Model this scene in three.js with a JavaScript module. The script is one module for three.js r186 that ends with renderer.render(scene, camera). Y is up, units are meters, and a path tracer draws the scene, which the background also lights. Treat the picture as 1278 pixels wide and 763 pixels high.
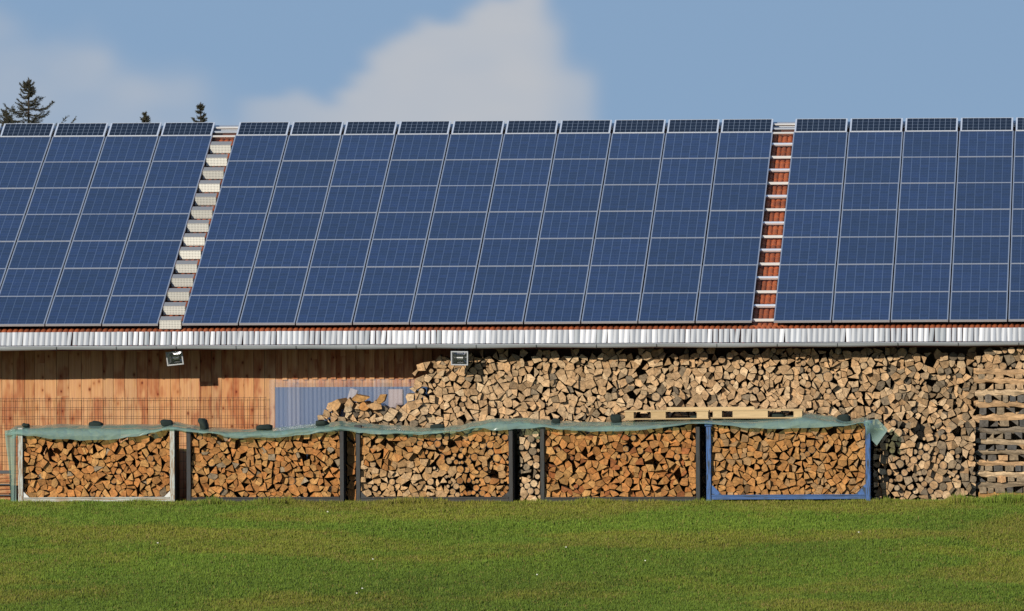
import * as THREE from 'three';
import { mergeGeometries } from 'three/addons/utils/BufferGeometryUtils.js';
import { RoundedBoxGeometry } from 'three/addons/geometries/RoundedBoxGeometry.js';

// ------------------------------------------------------------------ camera, sky, sun, exposure
const scene = new THREE.Scene();
const camera = new THREE.PerspectiveCamera(2 * Math.atan(381.5 / 13060) * 180 / Math.PI, 1278 / 763, 1, 6000);
camera.position.set(11.13, 5.2, 185.65);
{
  const f = new THREE.Vector3(0, 3.49, 0.65).sub(camera.position).normalize();
  const r = new THREE.Vector3().crossVectors(f, new THREE.Vector3(0, 1, 0)).normalize();
  const u = new THREE.Vector3().crossVectors(r, f);
  const roll = -0.0055;
  camera.up.copy(u).multiplyScalar(Math.cos(roll)).addScaledVector(r, -Math.sin(roll));
  camera.lookAt(0, 3.49, 0.65);
}
const renderer = new THREE.WebGLRenderer({ antialias: true });
renderer.setSize(1024, 611);
renderer.toneMapping = THREE.LinearToneMapping;
renderer.toneMappingExposure = 1.0;
renderer.shadowMap.enabled = true;

const SUN = new THREE.Vector3(-0.53, 0.4, 1).normalize();
const sun = new THREE.DirectionalLight(new THREE.Color(1.0, 0.92, 0.79), 4.3);
sun.position.copy(SUN).multiplyScalar(120);
sun.castShadow = true;
sun.shadow.mapSize.set(4096, 4096);
sun.shadow.camera.left = -30; sun.shadow.camera.right = 30; sun.shadow.camera.top = 25; sun.shadow.camera.bottom = -25;
sun.shadow.camera.near = 10; sun.shadow.camera.far = 260;
scene.add(sun);

// ------------------------------------------------------------------ random numbers and noise
function rng(seed) {
  let a = seed >>> 0;
  return () => { a = (a + 0x6D2B79F5) | 0; let t = Math.imul(a ^ (a >>> 15), 1 | a); t = (t + Math.imul(t ^ (t >>> 7), 61 | t)) ^ t; return ((t ^ (t >>> 14)) >>> 0) / 4294967296; };
}
const H = new Float32Array(65536);
{ const r = rng(77); for (let i = 0; i < 65536; i++) H[i] = r(); }
const hash = (i, j) => H[((i & 255) << 8) | (j & 255)];
function noise(x, y) {
  const i = Math.floor(x), j = Math.floor(y); let a = x - i, b = y - j;
  a = a * a * (3 - 2 * a); b = b * b * (3 - 2 * b);
  const p = hash(i, j), q = hash(i + 1, j), s = hash(i, j + 1), t = hash(i + 1, j + 1);
  return p + (q - p) * a + (s - p) * b + (p - q - s + t) * a * b;
}
function fbm(x, y, n) { let v = 0, w = 0.5, s = 0; for (let k = 0; k < n; k++) { v += w * noise(x, y); s += w; w *= 0.5; x = x * 2.03 + 17.3; y = y * 2.03 + 9.1; } return v / s; }
const clamp = (v, a, b) => Math.min(b, Math.max(a, v));
const smooth = (a, b, x) => { const t = clamp((x - a) / (b - a), 0, 1); return t * t * (3 - 2 * t); };
const lerpTable = (tab, x) => {
  if (x <= tab[0][0]) return tab[0][1];
  for (let i = 1; i < tab.length; i++) if (x <= tab[i][0]) { const t = (x - tab[i - 1][0]) / (tab[i][0] - tab[i - 1][0]), s = t * t * (3 - 2 * t); return tab[i - 1][1] + (tab[i][1] - tab[i - 1][1]) * s; }
  return tab[tab.length - 1][1];
};

// ------------------------------------------------------------------ sky: air and clouds for every direction
{
  const W = 4096, HH = 4096, d = new Float32Array(W * HH * 4);
  const az0 = Math.atan2(0.65 - 185.65, -11.13);                 // towards the barn
  const deg = Math.PI / 180;
  // height of the big cumulus above the horizon, by bearing in degrees from the barn's middle
  const hump = [[-1.9, 0.1], [-1.36, 0.6], [-1.2, 0.63], [-0.98, 0.59], [-0.86, 0.7], [-0.78, 0.81], [-0.68, 0.89], [-0.55, 0.97], [-0.45, 1.01], [-0.33, 1.0], [-0.23, 1.1], [-0.13, 1.15], [0.05, 1.2], [0.16, 1.16], [0.24, 1.02], [0.33, 0.8], [0.45, 0.72], [0.5, 0.3], [0.8, 0.0]];
  for (let j = 0; j < HH; j++) {
    const el = ((j + 0.5) / HH - 0.5) * 180, e = Math.max(0, el);
    const g = Math.pow(clamp(e / 90, 0, 1), 0.45);
    // pale towards the horizon, deeper blue above
    const R = 0.262 - 0.17 * g, G = 0.394 - 0.19 * g, B = 0.565 - 0.12 * g;
    for (let i = 0; i < W; i++) {
      const az = ((i + 0.5) / W - 0.5) * 2 * Math.PI;
      let a = (az - az0) / deg; if (a > 180) a -= 360; if (a < -180) a += 360;
      let c = 0;
      if (el > -1 && el < 60) {
        // scattered fair-weather cumulus everywhere, thinner higher up
        const warp = 2.2 * (noise(a * 0.21 + 60, el * 0.5) - 0.5);
        c = smooth(0.5, 0.72, fbm(a * 0.13 + 8.6 + warp * 0.12, el * 0.33 + 3.1 + warp * 0.1, 5)) * 0.8 * (1 - smooth(18, 50, el));
        const near = 1 - smooth(4, 6, Math.abs(a)), low = 1 - smooth(1.5, 3, el);
        if (near > 0 && low > 0) {
          const n = 0.6 * (fbm(a * 4 + 40, el * 6 + 5, 3) - 0.5) + 0.6 * (fbm(a * 8.5 + 3, el * 13 + 25, 2) - 0.5);
          const top = lerpTable(hump, a) + n * 0.15;
          const soft = 0.016 + 0.09 * smooth(0.1, 0.35, a);
          let k = smooth(-soft, soft, top - el) * (0.86 - 0.3 * smooth(0.12, 0.4, a) + n * 0.2 + 0.3 * (fbm(a * 2.6 + 12, el * 3.4 + 30, 4) - 0.5)) * smooth(-2.2, -0.7, a);
          // thin veils over the west side
          const veil = smooth(0.22, 0.6, fbm(a * 1.1 + 3.3, el * 2.6 + 1.7, 4)) * smooth(-0.9, -2.0, a) * (1 - smooth(0.78, 1.1, el + 0.2 * (a + 2.8) + 0.25 * (fbm(a * 2.3 + 50, el * 3, 3) - 0.5)));
          const west = lerpTable([[-3.6, 1.4], [-2.82, 1.08], [-2.7, 1.0], [-2.6, 0.84], [-2.45, 0.9], [-2.3, 0.95], [-2.2, 0.88], [-2.1, 0.76], [-1.9, 0.68], [-1.75, 0.72], [-1.6, 0.62], [-1.3, 0.3]], a) + n * 0.16;
          k = Math.max(k, veil * 0.3, smooth(-0.16, 0.16, west - el) * (0.45 + 0.5 * n) * (1 - smooth(-1.9, -1.3, a)));
          c = c * (1 - near * low) + k * near * low;
        }
      }
      const o = (j * W + i) * 4;
      d[o] = R + (0.5 - R) * c; d[o + 1] = G + (0.522 - G) * c; d[o + 2] = B + (0.562 - B) * c; d[o + 3] = 1;
    }
  }
  const t = new THREE.DataTexture(d, W, HH, THREE.RGBAFormat, THREE.FloatType);
  t.mapping = THREE.EquirectangularReflectionMapping; t.magFilter = THREE.LinearFilter; t.colorSpace = THREE.LinearSRGBColorSpace; t.needsUpdate = true;
  scene.background = t; scene.environment = t;
}

// ------------------------------------------------------------------ helpers
const V3 = (x, y, z) => new THREE.Vector3(x, y, z);
const taken = {};
function numbered(n) { const k = taken[n] = (taken[n] ?? -1) + 1; return k ? n + '_' + String(k).padStart(3, '0') : n; }
function shade(m) { m.castShadow = true; m.receiveShadow = true; return m; }
function tag(o, label, category, group, kind) {
  o.userData.label = label; if (category) o.userData.category = category;
  if (group) o.userData.group = group; if (kind) o.userData.kind = kind;
  return o;
}
function top(name, label, category, group, pos = [0, 0, 0]) { const g = new THREE.Group(); g.name = numbered(name); g.position.set(...pos); tag(g, label, category, group); scene.add(g); return g; }
function mesh(name, geo, mat, parent) { const m = shade(new THREE.Mesh(geo, mat)); m.name = parent === scene ? numbered(name) : name; parent.add(m); return m; }
function box(w, h, d, x = 0, y = 0, z = 0) { const g = new THREE.BoxGeometry(w, h, d); g.translate(x, y, z); return g; }
function rbox(w, h, d, r, x = 0, y = 0, z = 0) { const g = new RoundedBoxGeometry(w, h, d, 1, r); g.translate(x, y, z); return g; }
function bar(p, q, r, seg = 6) { const d = q.clone().sub(p), g = new THREE.CylinderGeometry(r, r, d.length(), seg); g.applyQuaternion(new THREE.Quaternion().setFromUnitVectors(V3(0, 1, 0), d.clone().normalize())); g.translate((p.x + q.x) / 2, (p.y + q.y) / 2, (p.z + q.z) / 2); return g; }
const merged = (list) => mergeGeometries(list.map((g) => { const n = g.index ? g.toNonIndexed() : g; for (const k of Object.keys(n.attributes)) if (!['position', 'normal', 'uv', 'color'].includes(k)) n.deleteAttribute(k); return n; }));
function std(rgb, roughness = 0.8, extra = {}) { return new THREE.MeshStandardMaterial({ color: new THREE.Color().setRGB(...rgb), roughness, ...extra }); }
function dataTex(w, h, fn, srgb = true, wrap = true) {
  const d = new Uint8Array(w * h * 4);
  for (let j = 0; j < h; j++) for (let i = 0; i < w; i++) { const c = fn(i / w, j / h, i, j), o = (j * w + i) * 4; for (let k = 0; k < 3; k++) d[o + k] = clamp(c[k], 0, 1) * 255; d[o + 3] = 255; }
  const t = new THREE.DataTexture(d, w, h); t.magFilter = THREE.LinearFilter; t.minFilter = THREE.LinearMipmapLinearFilter; t.generateMipmaps = true;
  if (wrap) t.wrapS = t.wrapT = THREE.RepeatWrapping;
  if (srgb) t.colorSpace = THREE.SRGBColorSpace;
  t.needsUpdate = true; return t;
}

// ------------------------------------------------------------------ terrain
function groundHeight(x, z) {
  const xs = clamp(x, -25, 25);
  let y = 0.004 - 0.0035 * xs;
  // a bank falls away from the barn, a hollow, then the slope that the viewer stands on
  if (z > 1.8) y -= 0.088 * (Math.min(z, 27) - 1.8) - 0.11 * (1 - Math.exp(-(z - 1.8) / 2.5)) * 0.5;
  if (z > 27) y -= 1.1 * smooth(27, 60, z);
  if (z > 70) y += 6.55 * smooth(70, 176, z);
  const lawn = smooth(1.7, 5, z) * (1 - smooth(120, 160, z));
  y += lawn * (0.16 * (fbm(x * 0.17 + 4, z * 0.16 + 2, 2) - 0.5) + 0.05 * (noise(x * 0.7 + 9, z * 0.55) - 0.5));
  return y;
}
{
  const axis = (a, b, step, lo, hi) => { const v = []; for (let t = a; t <= b + 1e-6; t += step) v.push(t); let s = step; let t = b; while (t < hi) { s *= 1.35; t += s; v.push(Math.min(t, hi)); } s = step; t = a; while (t > lo) { s *= 1.35; t -= s; v.unshift(Math.max(t, lo)); } return v; };
  const xs = axis(-13, 13, 0.25, -4000, 4000), zs = axis(0, 26, 0.25, -4000, 2500);
  const pos = [], uv = [], idx = [];
  for (const z of zs) for (const x of xs) { pos.push(x, groundHeight(x, z), z); uv.push(x, z); }
  const n = xs.length;
  for (let j = 0; j + 1 < zs.length; j++) for (let i = 0; i + 1 < n; i++) { const a = j * n + i; idx.push(a, a + n, a + 1, a + 1, a + n, a + n + 1); }
  const g = new THREE.BufferGeometry();
  g.setAttribute('position', new THREE.Float32BufferAttribute(pos, 3)); g.setAttribute('uv', new THREE.Float32BufferAttribute(uv, 2)); g.setIndex(idx); g.computeVertexNormals();
  const t = dataTex(512, 512, (u, v) => {
    const p = (a, b, n) => { const f = (s, q) => fbm(s * a, q * b, n); return f(u, v) * (1 - u) * (1 - v) + f(u - 1, v) * u * (1 - v) + f(u, v - 1) * (1 - u) * v + f(u - 1, v - 1) * u * v; };
    const k = p(60, 60, 3), m = p(7, 7, 3);
    return [0.3 + 0.16 * (k - 0.5) + 0.08 * (m - 0.5), 0.34 + 0.16 * (k - 0.5) + 0.03 * (m - 0.5), 0.12 + 0.1 * (k - 0.5)];
  });
  t.repeat.set(0.25, 0.25);
  const ground = mesh('lawn', g, new THREE.MeshStandardMaterial({ map: t, roughness: 1 }), scene);
  tag(ground, 'green mown lawn falling gently away from the barn', 'lawn', null, 'structure');
}

// ------------------------------------------------------------------ materials
const boardTex = dataTex(512, 1024, (u, v, i, j) => {
  const x = u * 2.4, y = v * 3;
  let s = fbm(x * 70, y * 1.5, 3), m = fbm(x * 7 + 3, y * 2.2 + 1, 3), f = noise(x * 190, y * 9);
  let r = 0.79 + 0.10 * (s - 0.5) + 0.05 * (f - 0.5), g = 0.6 + 0.13 * (s - 0.5) + 0.06 * (f - 0.5), b = 0.42 + 0.13 * (s - 0.5);
  const red = smooth(0.45, 0.7, m) * (0.6 + 0.4 * noise(x * 30, y * 14)); r -= 0.13 * red; g -= 0.19 * red; b -= 0.16 * red;
  // knots
  const ci = Math.floor(x / 0.11), cj = Math.floor(y / 0.26);
  for (let a = -1; a <= 1; a++) for (let c = -1; c <= 1; c++) {
    const p = ci + a, q = cj + c; if (hash(p + 31, q + 7) > 0.22) continue;
    const dx = (x - (p + 0.2 + 0.6 * hash(p, q + 91)) * 0.11), dy = (y - (q + 0.2 + 0.6 * hash(p + 50, q)) * 0.26);
    const k = Math.hypot(dx / 0.014, dy / 0.02) / (0.6 + 0.7 * hash(p + 3, q + 3));
    const w = Math.exp(-k * k * 0.8); const kd = 0.12 + 0.26 * hash(p + 9, q + 17); r -= kd * w; g -= kd * w; b -= 0.8 * kd * w;
    const h = Math.exp(-Math.pow(Math.hypot(dx / 0.035, dy / 0.075), 2)); r -= 0.05 * h; g -= 0.08 * h; b -= 0.08 * h;
  }
  return [r, g, b];
});
boardTex.repeat.set(1 / 2.4, 1 / 3);
const boardMats = [[0.94, 0.91, 0.9], [0.84, 0.78, 0.74], [0.94, 0.84, 0.76], [0.83, 0.83, 0.85], [0.76, 0.66, 0.58]].map((c) => new THREE.MeshStandardMaterial({ map: boardTex, color: new THREE.Color().setRGB(...c), roughness: 0.85 }));
const M = {
  deck: std([0.16, 0.06, 0.035], 0.9), rear: std([0.3, 0.2, 0.12], 0.9), soffit: std([0.12, 0.075, 0.045], 0.9),
  zinc: std([0.42, 0.44, 0.46], 0.45, { metalness: 0.35 }), bracket: std([0.08, 0.085, 0.09], 0.6, { metalness: 0.5 }),
  frame: std([0.52, 0.53, 0.55], 0.38, { metalness: 0.55 }), frameWhite: std([0.72, 0.74, 0.76], 0.45, { metalness: 0.25 }),
  alu: std([0.78, 0.78, 0.78], 0.38, { metalness: 0.35 }), aluDull: std([0.52, 0.5, 0.47], 0.6, { metalness: 0.2 }),
  tread: std([0.3, 0.29, 0.27], 0.7), lampFrame: std([0.4, 0.41, 0.42], 0.5, { metalness: 0.3 }), black: std([0.018, 0.018, 0.02], 0.6), red: std([0.2, 0.03, 0.03], 0.8),
};

// ------------------------------------------------------------------ the barn
const TH = 17.05 * Math.PI / 180, SL = Math.sin(TH), CL = Math.cos(TH);
const slope = (s, n) => [3.16 + s * SL + n * CL, 0.65 - s * CL + n * SL];      // along the roof, out of the roof -> y, z
const barn = top('timber_barn', 'long timber barn with red tiled roof, zinc gutter and vertical plank wall', 'barn');
{
  const r = rng(5), XL = -12.5, XR = 12.5;
  // front wall: planks one by one
  const wall = new THREE.Group(); wall.name = 'plank_wall'; barn.add(wall);
  wall.position.z = -0.3;
  mesh('wall_core', box(XR - XL, 2.98, 0.06, 0, 1.46, -0.07), M.soffit, wall);
  const plank = (x0, x1, y0, y1, z, th) => {
    const w = x1 - x0 - 0.006, g = box(w, y1 - y0, th, 0, 0, 0); const p = g.attributes.position, u = g.attributes.uv, ou = r() * 2.4, ov = r() * 3;
    for (let i = 0; i < p.count; i++) u.setXY(i, p.getX(i) + p.getZ(i) + ou, p.getY(i) + ov);
    const m = mesh('plank', g, boardMats[Math.floor(Math.pow(r(), 1.4) * 5)], wall); m.position.set((x0 + x1) / 2, (y0 + y1) / 2, z + th / 2); m.rotation.z = (r() - 0.5) * 0.003;
  };
  let x = -10.6;
  while (x < -4.3) { const w = 0.165 + 0.06 * r(); plank(x, x + w, 0.02, 2.93, -0.035 + 0.013 * r(), 0.026); x += w; }
  // board and batten over the plastic sheets and behind the wood stack
  let k = 0;
  while (x < -1.2) { const w = 0.165 + 0.02 * r(); plank(x, x + w, 0.02, 2.93, -0.035, 0.022); plank(x + w - 0.052, x + w + 0.045, 2.17 + 0.015 * r(), 2.93, -0.011, 0.032); x += w; k++; }
  mesh('rear_planks', box(XR - x, 2.9, 0.02, (XR + x) / 2, 1.47, -0.025), M.rear, wall);
  mesh('rear_planks', box(-10.6 - XL, 2.9, 0.02, (XL - 10.6) / 2, 1.47, -0.025), M.rear, wall);
  // other walls
  const gable = (xx) => { const s = new THREE.Shape([[-23.1, 0], [-0.4, 0], [-0.4, 3.0], [-11.6, 6.48], [-23.1, 2.95]].map((p) => new THREE.Vector2(-p[0], p[1]))); const g = new THREE.ExtrudeGeometry(s, { depth: 0.12, bevelEnabled: false }); g.rotateY(Math.PI / 2); g.translate(xx, 0, 0); return g; };
  mesh('gable_wall', gable(XL), M.rear, barn); mesh('gable_wall', gable(XR - 0.12), M.rear, barn);
  mesh('rear_wall', box(XR - XL - 0.24, 2.9, 0.12, 0, 1.46, -23.04), M.rear, barn);

  // roof deck and tiles
  const roof = new THREE.Group(); roof.name = 'tiled_roof'; barn.add(roof);
  const Lr = 12.56;
  {
    const [yt, zt] = slope(Lr, -0.145), [ye, ze] = slope(-0.24, -0.145), zb = 2 * zt - ze;
    const s = new THREE.Shape([[ze, ye], [zt, yt], [zb, ye], [zb, ye - 0.13], [zt, yt - 0.13], [ze, ye - 0.13]].map((p) => new THREE.Vector2(-p[0], p[1])));
    const g = new THREE.ExtrudeGeometry(s, { depth: 25.6, bevelEnabled: false }); g.rotateY(Math.PI / 2); g.translate(-12.8, 0, 0);
    mesh('roof_deck', g, M.deck, roof);
  }
  // one interlocking tile with two rolls, shared by all
  const tileGeo = (() => {
    const n = 14, w = 0.2, len = 0.43, pos = [], idx = [];
    const prof = (t) => 0.03 * Math.pow(Math.abs(Math.sin(t * 2 * Math.PI)), 0.7);
    for (let i = 0; i <= n; i++) { const t = i / n, xx = (t - 0.5) * w; pos.push(xx, 0, prof(t) + 0.022, xx, 0, prof(t) - 0.004, xx, len, prof(t)); }
    for (let i = 0; i < n; i++) { const a = i * 3, b = a + 3; idx.push(a, b, b + 2, a, b + 2, a + 2, a, a + 1, b + 1, a, b + 1, b); }
    const g = new THREE.BufferGeometry(); g.setAttribute('position', new THREE.Float32BufferAttribute(pos, 3)); g.setIndex(idx); const f = g.toNonIndexed(); f.computeVertexNormals();
    const u = []; const p = f.attributes.position; for (let i = 0; i < p.count; i++) u.push(p.getX(i), p.getY(i)); f.setAttribute('uv', new THREE.Float32BufferAttribute(u, 2)); return f;
  })();
  const clay = dataTex(256, 256, (u, v) => { const k = fbm(u * 30, v * 30, 3), m = fbm(u * 6 + 2, v * 6, 2); return [0.67 + 0.24 * (k - 0.5) + 0.1 * (m - 0.5), 0.36 + 0.2 * (k - 0.5) + 0.06 * (m - 0.5), 0.2 + 0.16 * (k - 0.5)]; });
  clay.repeat.set(2, 2);
  const clays = [[1, 1, 1], [0.84, 0.8, 0.8], [1.08, 1.0, 0.95], [0.7, 0.68, 0.7]].map((c) => new THREE.MeshStandardMaterial({ map: clay, color: new THREE.Color().setRGB(...c), roughness: 0.85 }));
  const putTile = (xx, s) => { const m = mesh('roof_tile', tileGeo, clays[Math.floor(r() * 4)], roof); const [y, z] = slope(s, -0.128 + 0.004 * r()); m.position.set(xx, y, z); m.rotation.x = -(Math.PI / 2 - TH) + 0.025; };
  for (let i = 0; i < 104; i++) putTile(-10.4 + i * 0.2, -0.26);
  for (const [a, n] of [[-6.28, 3], [4.24, 3]]) for (let j = 0; j < 34; j++) for (let i = 0; i < n - (a < 0 ? 1 : 0); i++) putTile(a + 0.09 + i * 0.2, 0.07 + j * 0.345 + 0.02);
  // ridge capping
  { const [y, z] = slope(Lr + 0.02, -0.1); const g = new THREE.CylinderGeometry(0.13, 0.13, 25.5, 10, 1, false, 0, Math.PI); g.rotateZ(Math.PI / 2); g.rotateX(-Math.PI / 2 + Math.PI / 2); g.translate(0, y - 0.07, z); mesh('ridge_cap', g, M.zinc, roof); }

  // eave flashing: narrow folded metal strips hung over the gutter
  const flash = new THREE.Group(); flash.name = 'eave_flashing'; barn.add(flash);
  mesh('fascia', box(25.4, 0.33, 0.03, 0, 2.89, 0.862), M.red, flash);
  const strip = (w) => { // slightly crowned plate
    const n = 4, pos = [], idx = []; for (let i = 0; i <= n; i++) { const t = i / n - 0.5, b = 0.016 * (1 - 4 * t * t); pos.push(t * w, 0.235, b - 0.012, t * w * 1.02, 0.0, b + 0.085); }
    for (let i = 0; i < n; i++) { const a = i * 2; idx.push(a, a + 1, a + 2, a + 2, a + 1, a + 3); } const g = new THREE.BufferGeometry(); g.setAttribute('position', new THREE.Float32BufferAttribute(pos, 3)); g.setIndex(idx); g.computeVertexNormals(); return g;
  };
  const s1 = strip(0.094), s2 = strip(0.08);
  const stripMats = [[0.52, 0.53, 0.54], [0.42, 0.43, 0.44], [0.64, 0.64, 0.64], [0.33, 0.35, 0.36]].map((c, i) => std(c, 0.42 + 0.05 * i, { metalness: 0.2 }));
  for (let i = 0; i < 206; i++) {
    const xx = -10.1 + i * 0.098, loose = noise(xx * 0.55 + 3, 5) > 0.53 && r() < 0.6;
    const m = mesh('flashing_strip', loose ? s2 : s1, stripMats[Math.min(3, Math.floor(4 * (0.6 * noise(xx * 0.8, 9) + 0.4 * r())))], flash);
    m.position.set(xx, 2.822 + 0.004 * r(), 0.905); m.rotation.y = (r() - 0.5) * 0.16 + (r() < 0.06 ? -0.2 : 0);
  }
  // gutter, half round, with brackets
  {
    const n = 9, Rr = 0.058, seg = 44, pos = [], idx = [];
    for (let k2 = 0; k2 <= seg; k2++) { const xx = -11 + 22 * k2 / seg, sag = 0.006 * Math.sin(xx * 2.95) + 0.004 * Math.sin(xx * 0.9 + 1); for (const rr of [Rr, Rr - 0.004]) for (let i = 0; i <= n; i++) { const a = Math.PI + Math.PI * i / n; pos.push(xx, 2.805 + sag + rr * 1.15 * Math.sin(a), 1.03 + rr * Math.cos(a)); } }
    const m2 = 2 * (n + 1);
    for (let k2 = 0; k2 < seg; k2++) for (const o of [0, n + 1]) for (let i = 0; i < n; i++) { const a = k2 * m2 + o + i, b = a + m2; if (o) idx.push(a, b, a + 1, a + 1, b, b + 1); else idx.push(a, a + 1, b, a + 1, b + 1, b); }
    const g = new THREE.BufferGeometry(); g.setAttribute('position', new THREE.Float32BufferAttribute(pos, 3)); g.setIndex(idx); g.computeVertexNormals();
    const gut = mesh('gutter', g, M.zinc, barn);
    mesh('gutter_bead', bar(V3(-11, 2.806, 1.089), V3(11, 2.806, 1.089), 0.009), M.zinc, gut);
    const bg = new THREE.TorusGeometry(0.064, 0.006, 5, 10, Math.PI); bg.rotateZ(Math.PI); bg.rotateY(Math.PI / 2); bg.scale(1, 1.15, 1);
    for (let i = 0; i < 20; i++) { const b = mesh('gutter_bracket', bg, M.bracket, gut); b.position.set(-10.2 + i * 1.065, 2.806, 1.03); }
  }
}

// ------------------------------------------------------------------ solar panels
const ordinal = ['bottom', 'second', 'third', 'fourth', 'fifth', 'sixth', 'seventh'];
const nth = ['first', 'second', 'third', 'fourth', 'fifth', 'sixth', 'seventh', 'eighth', 'ninth', 'tenth'];
function cellTex(cols, rows, seed, cell, line, bus) {
  const cw = 48, ch = 48, c = document.createElement('canvas'); c.width = cols * cw; c.height = rows * ch; const x = c.getContext('2d'), r = rng(seed);
  x.fillStyle = line; x.fillRect(0, 0, c.width, c.height);
  for (let j = 0; j < rows; j++) for (let i = 0; i < cols; i++) {
    const k = 0.88 + 0.24 * r(); x.fillStyle = `rgb(${cell.map((v) => Math.round(v * k)).join(',')})`; x.fillRect(i * cw + 1.7, j * ch + 1.1, cw - 3.4, ch - 2.2);
    for (let q = 0; q < 26; q++) { const z = 0.85 + 0.35 * r(); x.fillStyle = `rgba(${cell.map((v) => Math.round(v * k * z)).join(',')},0.5)`; x.fillRect(i * cw + 2.2 + r() * 34, j * ch + 2 + r() * 34, 4 + r() * 8, 4 + r() * 8); }
    x.fillStyle = bus; x.fillRect(i * cw + 15, j * ch + 1.5, 1.2, ch - 3); x.fillRect(i * cw + 32, j * ch + 1.5, 1.2, ch - 3);
  }
  const t = new THREE.CanvasTexture(c); t.colorSpace = THREE.SRGBColorSpace; t.anisotropy = 8; return t;
}
{
  const r = rng(21);
  const glassMats = [];
  for (let v = 0; v < 3; v++) { const t = cellTex(6, 10, 100 + v, [25, 40, 73], 'rgb(84,98,122)', 'rgba(66,80,110,0.4)'); for (const k of [0.9, 1, 1.1]) glassMats.push(new THREE.MeshPhysicalMaterial({ map: t, color: new THREE.Color().setRGB(k, k, k), roughness: 0.22, ior: 1.5, specularIntensity: 0.75 })); }
  const ridgeMat = new THREE.MeshPhysicalMaterial({ map: cellTex(9, 4, 300, [17, 23, 36], 'rgb(138,148,160)', 'rgba(40,48,70,0.5)'), roughness: 0.35, ior: 1.5, specularIntensity: 0.25 });
  const frameGeo = (w, h, lip, th, lb = lip) => merged([box(w, lb, th, 0, lb / 2, -th / 2), box(w, lb, th, 0, h - lb / 2, -th / 2), box(lip, h - 2 * lb, th, -w / 2 + lip / 2, h / 2, -th / 2), box(lip, h - 2 * lb, th, w / 2 - lip / 2, h / 2, -th / 2)]);
  const glassGeo = (w, h, lip, lb = lip) => { const g = new THREE.BoxGeometry(w - 2 * lip, h - 2 * lb, 0.006); g.translate(0, h / 2, -0.006); return g; };
  const arrays = [
    { x0: -6.29 - 5 * 1.014, n: 5, p: 1.014, where: 'in the array beyond the stepped gap', from: -1 },
    { x0: -5.88, n: 10, p: 1.014, where: 'in the wide array between the gaps', from: 1 },
    { x0: 4.625, n: 5, p: 1.037, where: 'in the array beyond the tiled gap', from: 1 },
  ];
  for (const a of arrays) {
    const w = a.p - 0.024, fg = frameGeo(w, 1.648, 0.019, 0.04), gg = glassGeo(w, 1.648, 0.019), fr = frameGeo(w - 0.03, 0.8, 0.03, 0.045, 0.012), gr = glassGeo(w - 0.03, 0.8, 0.03, 0.012);
    for (let c = 0; c < a.n; c++) {
      const x = a.x0 + (c + 0.5) * a.p, col = a.from < 0 ? a.n - c : c + 1;
      const colWord = `${nth[col - 1]} column from ${a.where.includes('tiled') ? 'the tiled gap' : 'the stepped gap'}`;
      for (let k = 0; k < 7; k++) {
        const g = top('solar_panel', `blue solar panel ${a.where}, ${ordinal[k]} row, ${nth[col - 1]} column`, 'solar panel', 'blue solar panels on the barn roof');
        const [y, z] = slope(k * 1.665 + 0.004 * r(), 0.04 + 0.004 * r()); g.position.set(x + (r() - 0.5) * 0.005, y, z); g.rotation.x = -(Math.PI / 2 - TH) + (r() - 0.5) * 0.004;
        mesh('frame', fg, M.frame, g); mesh('glass', gg, glassMats[Math.floor(r() * 9)], g);
      }
      const g = top('ridge_solar_panel', `small dark solar panel along the ridge ${a.where}, ${nth[col - 1]} column`, 'solar panel', 'small dark solar panels along the ridge');
      const [y, z] = slope(7 * 1.665 + 0.03, 0.042); g.position.set(x, y, z); g.rotation.x = -(Math.PI / 2 - TH) + 0.012;
      mesh('frame', fr, M.frameWhite, g); mesh('glass', gr, ridgeMat, g);
    }
  }
  // the stepped gap: perforated treads
  const dots = dataTex(256, 128, (u, v) => { const a = (u * 14) % 1 - 0.5, b = (v * 5) % 1 - 0.5, k = Math.hypot(a, b * 0.9) < 0.3 ? 0.55 : 1; return [0.84 * k, 0.83 * k, 0.78 * k]; });
  const treadMats = [[0.95, 0.95, 0.95], [0.76, 0.76, 0.77], [0.62, 0.62, 0.62]].map((c) => new THREE.MeshStandardMaterial({ map: dots, color: new THREE.Color().setRGB(...c), roughness: 0.5, metalness: 0.1 }));
  for (let k = 0; k < 14; k++) {
    const g = top('roof_step', `perforated pale metal roof step, ${k ? k < 10 ? nth[k] : ['eleventh', 'twelfth', 'thirteenth', 'fourteenth'][k - 10] : 'lowest'} up from the gutter in the stepped gap`, 'roof step', 'metal steps climbing the roof gap');
    const [y, z] = slope(0.02 + k * 0.8325, -0.07); g.position.set(-6.085, y, z); g.rotation.y = (r() - 0.5) * 0.05;
    const f = mesh('front_plate', box(0.385, 0.15, 0.006, 0, 0.08, 0), treadMats[Math.floor(r() * 3)], g); f.rotation.x = -0.12;
    const tp = mesh('tread_plate', box(0.385, 0.006, 0.3, 0, 0, -0.15), M.tread, g); tp.position.set(0, 0.158, -0.014); tp.rotation.x = 0.22;
    mesh('support_bracket', merged([box(0.012, 0.14, 0.22, -0.18, 0.08, -0.13), box(0.012, 0.14, 0.22, 0.18, 0.08, -0.13)]), M.aluDull, g);
  }
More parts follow.
